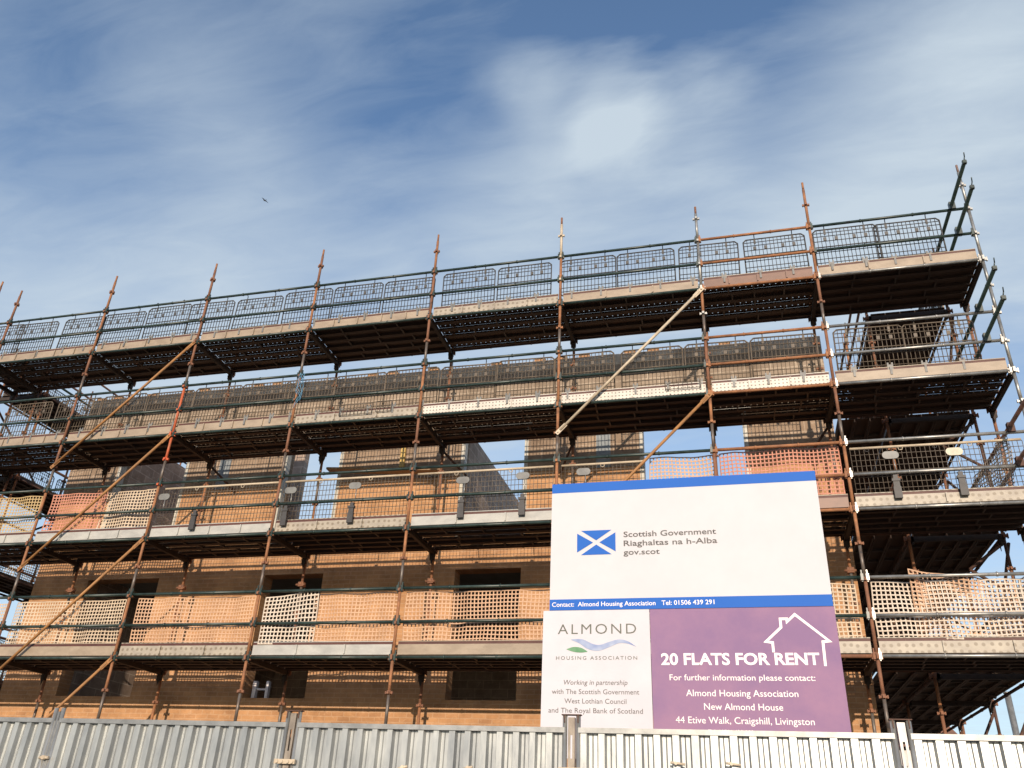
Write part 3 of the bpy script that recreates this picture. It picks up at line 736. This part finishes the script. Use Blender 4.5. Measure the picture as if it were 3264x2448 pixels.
# saltire flag
mb=MB(); x0,x1,z0,z1=1.18,1.54,.085,.318; xm,zm=(x0+x1)/2,(z0+z1)/2; g=.030; gz=g*(z1-z0)/(x1-x0)*1.05
mb.face([(x0+g*1.25,Yf,z1),(xm,Yf,zm+gz),(x1-g*1.25,Yf,z1)]); mb.face([(x0+g*1.25,Yf,z0),(x1-g*1.25,Yf,z0),(xm,Yf,zm-gz)])
mb.face([(x0,Yf,z1-gz*1.25),(x0,Yf,z0+gz*1.25),(xm-g,Yf,zm)]); mb.face([(x1,Yf,z0+gz*1.25),(x1,Yf,z1-gz*1.25),(xm+g,Yf,zm)])
sg('flag_emblem',mb,blue,up)
Yl=YS-.0065
text('ALMOND',1.012,1.71,-.632,.088,textg,lw,Yl,bold=-.006,spacing=1.25)
text('HOUSING ASSOCIATION',1.0,1.712,-.852,.030,textg,lw,Yl,bold=.0,spacing=1.35)
GX=lambda gx:1.01+(gx-212)*(.70/418)
GZ=lambda gy:-.63-(gy-948)*.00160
def smooth(pts,n=6):
    out_=[]; P=[Vector(p) for p in pts]; m_=len(P)
    for i in range(m_-1):
        p0=P[max(i-1,0)];p1=P[i];p2=P[i+1];p3=P[min(i+2,m_-1)]
        for t in range(n):
            t/=n; out_.append(.5*((2*p1)+(-p0+p2)*t+(2*p0-5*p1+4*p2-p3)*t*t+(-p0+3*p1-3*p2+p3)*t**3))
    out_.append(P[-1]); return out_
def band(up_,lo_,m_,name,yy=None):
    yy=Yl if yy is None else yy
    mb=MB(); a=smooth(up_); b=smooth(lo_)
    for i in range(len(a)-1): mb.face([(GX(a[i].x),yy,GZ(a[i].y)),(GX(b[i].x),yy,GZ(b[i].y)),(GX(b[i+1].x),yy,GZ(b[i+1].y)),(GX(a[i+1].x),yy,GZ(a[i+1].y))])
    sg(name,mb,m_,lw)
band([(285,978),(345,978),(400,1003),(440,1008),(490,992),(540,980),(585,990),(627,1018)],[(288,982),(330,1000),(375,1030),(430,1040),(490,1020),(540,1000),(585,1003),(627,1019)],swb,'wave_emblem')
band([(262,1030),(300,1019),(340,1024),(373,1043)],[(262,1032),(300,1045),(340,1049),(373,1045)],swg,'hill_emblem',Yl-.0005)
text('Working in partnership',1.065,1.622,-1.060,.040,textm,lw,Yl,italic=True)
text('with The Scottish Government',.968,1.722,-1.136,.040,textm,lw,Yl)
text('West Lothian Council',1.08,1.612,-1.212,.040,textm,lw,Yl)
text('and The Royal Bank of Scotland',.942,1.748,-1.288,.040,textm,lw,Yl)
Yp=YS-.0045
text('20 FLATS FOR RENT',1.915,3.198,-.893,.092,textw,lp,Yp,bold=.028)
text('For further information please contact:',1.98,3.145,-1.020,.048,textw,lp,Yp,bold=.002)
text('Almond Housing Association',2.11,3.0,-1.145,.052,textw,lp,Yp,bold=.002)
text('New Almond House',2.25,2.872,-1.250,.052,textw,lp,Yp,bold=.002)
text('44 Etive Walk, Craigshill, Livingston',2.015,3.10,-1.355,.052,textw,lp,Yp,bold=.002)
text('Tel: 01506 439 291',2.27,2.62,-1.452,.052,textw,lp,Yp,bold=.002)
hp=[(2.842,-.795),(2.842,-.716),(2.79,-.708),(2.922,-.592),(2.922,-.522),(2.975,-.522),(2.975,-.546),(3.043,-.486),(3.292,-.708),(3.240,-.712),(3.236,-.905)]
mb=MB(); hv=[Vector((a,0,b)) for a,b in hp]; ed=[]
for i in range(len(hv)):
    d0=(hv[i]-hv[i-1]).normalized() if i else (hv[1]-hv[0]).normalized()
    d1=(hv[i+1]-hv[i]).normalized() if i<len(hv)-1 else d0
    n0=Vector((-d0.z,0,d0.x)); n1=Vector((-d1.z,0,d1.x)); mt=(n0+n1).normalized(); k=min(2.2,1/max(.3,mt.dot(n0)))
    ed.append((hv[i]+mt*.0105*k,hv[i]-mt*.0105*k))
for (a,b),(c,d) in zip(ed,ed[1:]): mb.face([(p.x,Yp,p.z) for p in (b,d,c,a)])
sg('house_emblem',mb,textw,lp)

# ------------------------------------------------------------------ hoarding
YF=-5.752; ZT=-1.542; JX=[-5.08,-2.93,-.779,1.386,3.537,5.69,7.85]
labs=['corrugated hoarding panel left of the thin clip post','hoarding panel between the thin clip post and the pale slotted post',
 'middle hoarding panel ending at the post before the white sign board','hoarding panel directly below the purple board, with latch bolts','ribbed hoarding panel cut by the right edge of the photo','hoarding panel beyond the right edge of the photo']
pitch_=.1235
def sheet_mesh(Ln,seed):
    mb=MB(); rnd=random.Random(seed); x=0; prof=[]
    n=int(round(Ln/pitch_)); p=Ln/n
    for i in range(n):
        b=i*p; j=rnd.uniform(-.003,.003)
        prof+=[(b,-.010),(b+p*.36+j,-.010),(b+p*.46+j,.026),(b+p*.62,.026),(b+p*.66,.020),(b+p*.70,.026),(b+p*.90,.026)]
    prof.append((Ln,-.010)); H=1.978
    nz=4
    b0=len(mb.v)
    for k in range(nz+1):
        for (x,y) in prof: mb.v.append((x,y+.003*noise.noise(Vector((x*1.5,k*.8,seed)))*2.2,H*k/nz))
    m_=len(prof)
    for k in range(nz):
        for i in range(m_-1):
            a=b0+k*m_+i; mb.f.append((a,a+1,a+m_+1,a+m_)); mb.m.append(0); mb.s.append(False)
    return mb
for k in range(len(JX)-1):
    x0,x1=JX[k]+.048,JX[k+1]-.048
    if k==1: x0=JX[k]+.035
    if k==0: x1=JX[k+1]-.035
    Ln=x1-x0
    if k==5 : pass
    t=thing('site_hoarding',labs[k],'hoarding panel',(x0,YF,G+.12),(0,0,0),'hoarding panels in front of the site')
    H=ZT-(G+.12)
    o=link('corrugated_sheet',sheet_mesh(Ln-.028,k+1).mesh('sheet',galvs),t,(.014,.004,.05)); md=o.modifiers.new('t','SOLIDIFY'); md.thickness=.0015
    mb=MB(); mb.box(0,Ln,-.017,.024,H-.034,H); link('top_rail',mb.mesh('top rail',galvf),t)
    mb=MB(); mb.box(0,Ln,-.017,.024,0,.034); link('bottom_rail',mb.mesh('bottom rail',galvf),t)
    for xx in (.0,Ln):
        mb=MB(); mb.tube((xx,0,-.05),(xx,0,H+.079),.0165,12); link('frame_upright',mb.mesh('upright',galvu),t)
    if k==3:
        for bx,bz in ((2.11,-1.755),(2.47,-1.75)):
            mb=MB(); mb.tube((bx-x0-.045,-.035,bz-t.location.z+.004),(bx-x0+.05,-.035,bz-t.location.z-.006),.008,6); mb.tube((bx-x0-.01,-.05,bz-t.location.z),(bx-x0-.01,.02,bz-t.location.z),.011,8); link('latch_bolt',mb.mesh('bolt',creamt),t)
    if k==2:
        for bx,bz in ((.16,-1.83),(.65,-1.82)):
            mb=MB(); mb.tube((bx-x0-.035,-.03,bz-t.location.z-.01),(bx-x0+.035,-.03,bz-t.location.z+.006),.009,6); mb.tube((bx-x0,-.045,bz-t.location.z),(bx-x0,.02,bz-t.location.z),.012,8); link('latch_bolt',mb.mesh('bolt',creamt),t)
plabs={-2.93:'thin twin tube joint of the hoarding with a round clip, leftmost post','b':0}
PL={1:'slim clip post joining two hoarding panels near the left edge',2:'pale slotted steel post between hoarding panels, left of the sign',3:'dirty slotted steel post standing in front of the white sign board',4:'grey steel post in the hoarding to the right of the purple board',5:'steel post in the hoarding beyond the right edge'}
for k in range(1,6):
    x=JX[k]; t=thing('hoarding_post',PL[k],'fence post',(x,YF,G+.12),group='posts joining the hoarding panels')
    H=ZT-(G+.12)
    if k==1:
        mb=MB(); mb.box(-.02,.02,-.006,.006,H-.52,H-.02); mb.tube((0,0,0),(0,0,H+.05),.012,8); link('clip_plate',mb.mesh('clip',galvf),t)
        mb=MB(); mb.tube((-.045,-.03,H-.30),(.045,-.03,H-.30),.012,8); mb.tube((0,-.05,H-.30),(0,.03,H-.30),.016,8); link('clamp',mb.mesh('clamp',creamt),t)
    else:
        mb=MB()
        # slotted plate: built as frame around the slot
        zt=H+.066; w_=.024
        mb.box(-w_,-.007,-.012,-.006,0,zt); mb.box(.007,w_,-.012,-.006,0,zt); mb.box(-.0068,.0068,-.012,-.006,0,H-.20); mb.box(-.0068,.0068,-.012,-.006,H-.05,zt)
        mb.box(-w_,-w_+.004,-.0055,.03,0,zt); mb.box(w_-.004,w_,-.0055,.03,0,zt)
        link('slotted_plate',mb.mesh('plate',plate if k!=4 else galvf),t)
        mb=MB(); mb.box(-.070,.070,-.024,.024,H+.080,H+.086); mb.box(-.052,-.044,-.024,-.016,H+.03,H+.0795); mb.box(.044,.052,-.024,-.016,H+.03,H+.0795); link('cap',mb.mesh('cap',plrus),t)
        mb=MB(); zc=H-.275; mb.box(-.085,.085,-.045,-.022,zc-.016,zc+.016)
        for bx in (-.06,-.02,.03,.065): mb.tube((bx,-.058,zc),(bx,-.03,zc),.013,8)
        link('clamp',mb.mesh('clamp',creamt),t)
        mb=MB(); mb.tube((0,-.02,zc-.05),(0,-.005,zc-.05),.008,8); mb.tube((0,-.02,zc-.08),(0,-.005,zc-.08),.008,8); link('bolt',mb.mesh('bolt',plrus),t)
    mb=MB(); mb.box(-.3,.3,-.2,.5,-.12,-.002); link('foot_block',mb.mesh('foot',concm),t)

# ------------------------------------------------------------------ things beyond
# tall grey pole, distant house, lamp
mb=MB(); mb.tube((0,0,0),(0,0,5.08),.075,12); mb.tube((0,0,5.08),(0,0,5.12),.085,12)
o=link('grey_pole',mb.mesh('pole',galvf),None,(8.83,12,G)); tag(o,'plain grey metal pole standing beyond the side scaffold at far right','pole')
hs=thing('distant_house','pale rendered house with brown roof far behind the right end of the site','house',(12.5,60,G))
mb=MB(); mb.box(-5,5.2,0,8,0,8.4); mb.prism([(-5,8.402),(5.2,8.402),(5.2,8.41),(-5,8.41)],0,8); link('wall',mb.mesh('wall',rend),hs)
mb=MB(); mb.prism([(-5.5,8.42),(5.7,8.42),(4.2,10.2),(-4,10.2)],-.4,8.4); rf=link('roof',mb.mesh('roof',tiles),hs)
mb=MB(); mb.box(4.2,5.0,3,3.8,8.9,11.6); link('chimney',mb.mesh('chimney',blockX),rf)
for xx in (-3,0,3.3):
    mb=MB(); mb.box(xx,xx+1.2,-.03,-.004,5.6,7.2); link('window',mb.mesh('window',glass),hs)
lp_=thing('street_lamp','distant street lamp with flat head at far right','street lamp',(15.5,34,G))
mb=MB(); mb.tube((0,0,0),(0,0,5.75),.06,8,r2=.04); link('column',mb.mesh('column',galvf),lp_)
mb=MB(); mb.box(-.75,.1,-.12,.12,5.75,5.9); link('lamp_head',mb.mesh('head',galvf),lp_)
# tiny bird
d=Vector((-.50884,.66919,.65556)).normalized(); bl=Vector((2.5789,-11.9524,-2.2215))+d*60
mb=MB(); 
for s in (-1,1):
    mb.face([(0,.14,0),(s*.25,.10,.08),(s*.55,-.02,.03),(s*.25,-.05,.07),(0,-.10,0)]); mb.face([(0,-.10,-.012),(s*.25,-.05,.058),(s*.55,-.02,.018),(s*.25,.10,.068),(0,.14,-.012)])
mb.tube((0,.22,0),(0,0,0),.02,8,r2=.055); mb.tube((0,0,0),(0,-.22,0),.055,8,r2=.02); mb.box(-.05,.05,-.32,-.2,-.006,.006)
o=link('bird',mb.mesh('bird',black),None,bl,(R(8),R(6),R(70))); o.scale=(.55,.55,.55); tag(o,'tiny dark bird gliding high in the sky at left','bird')
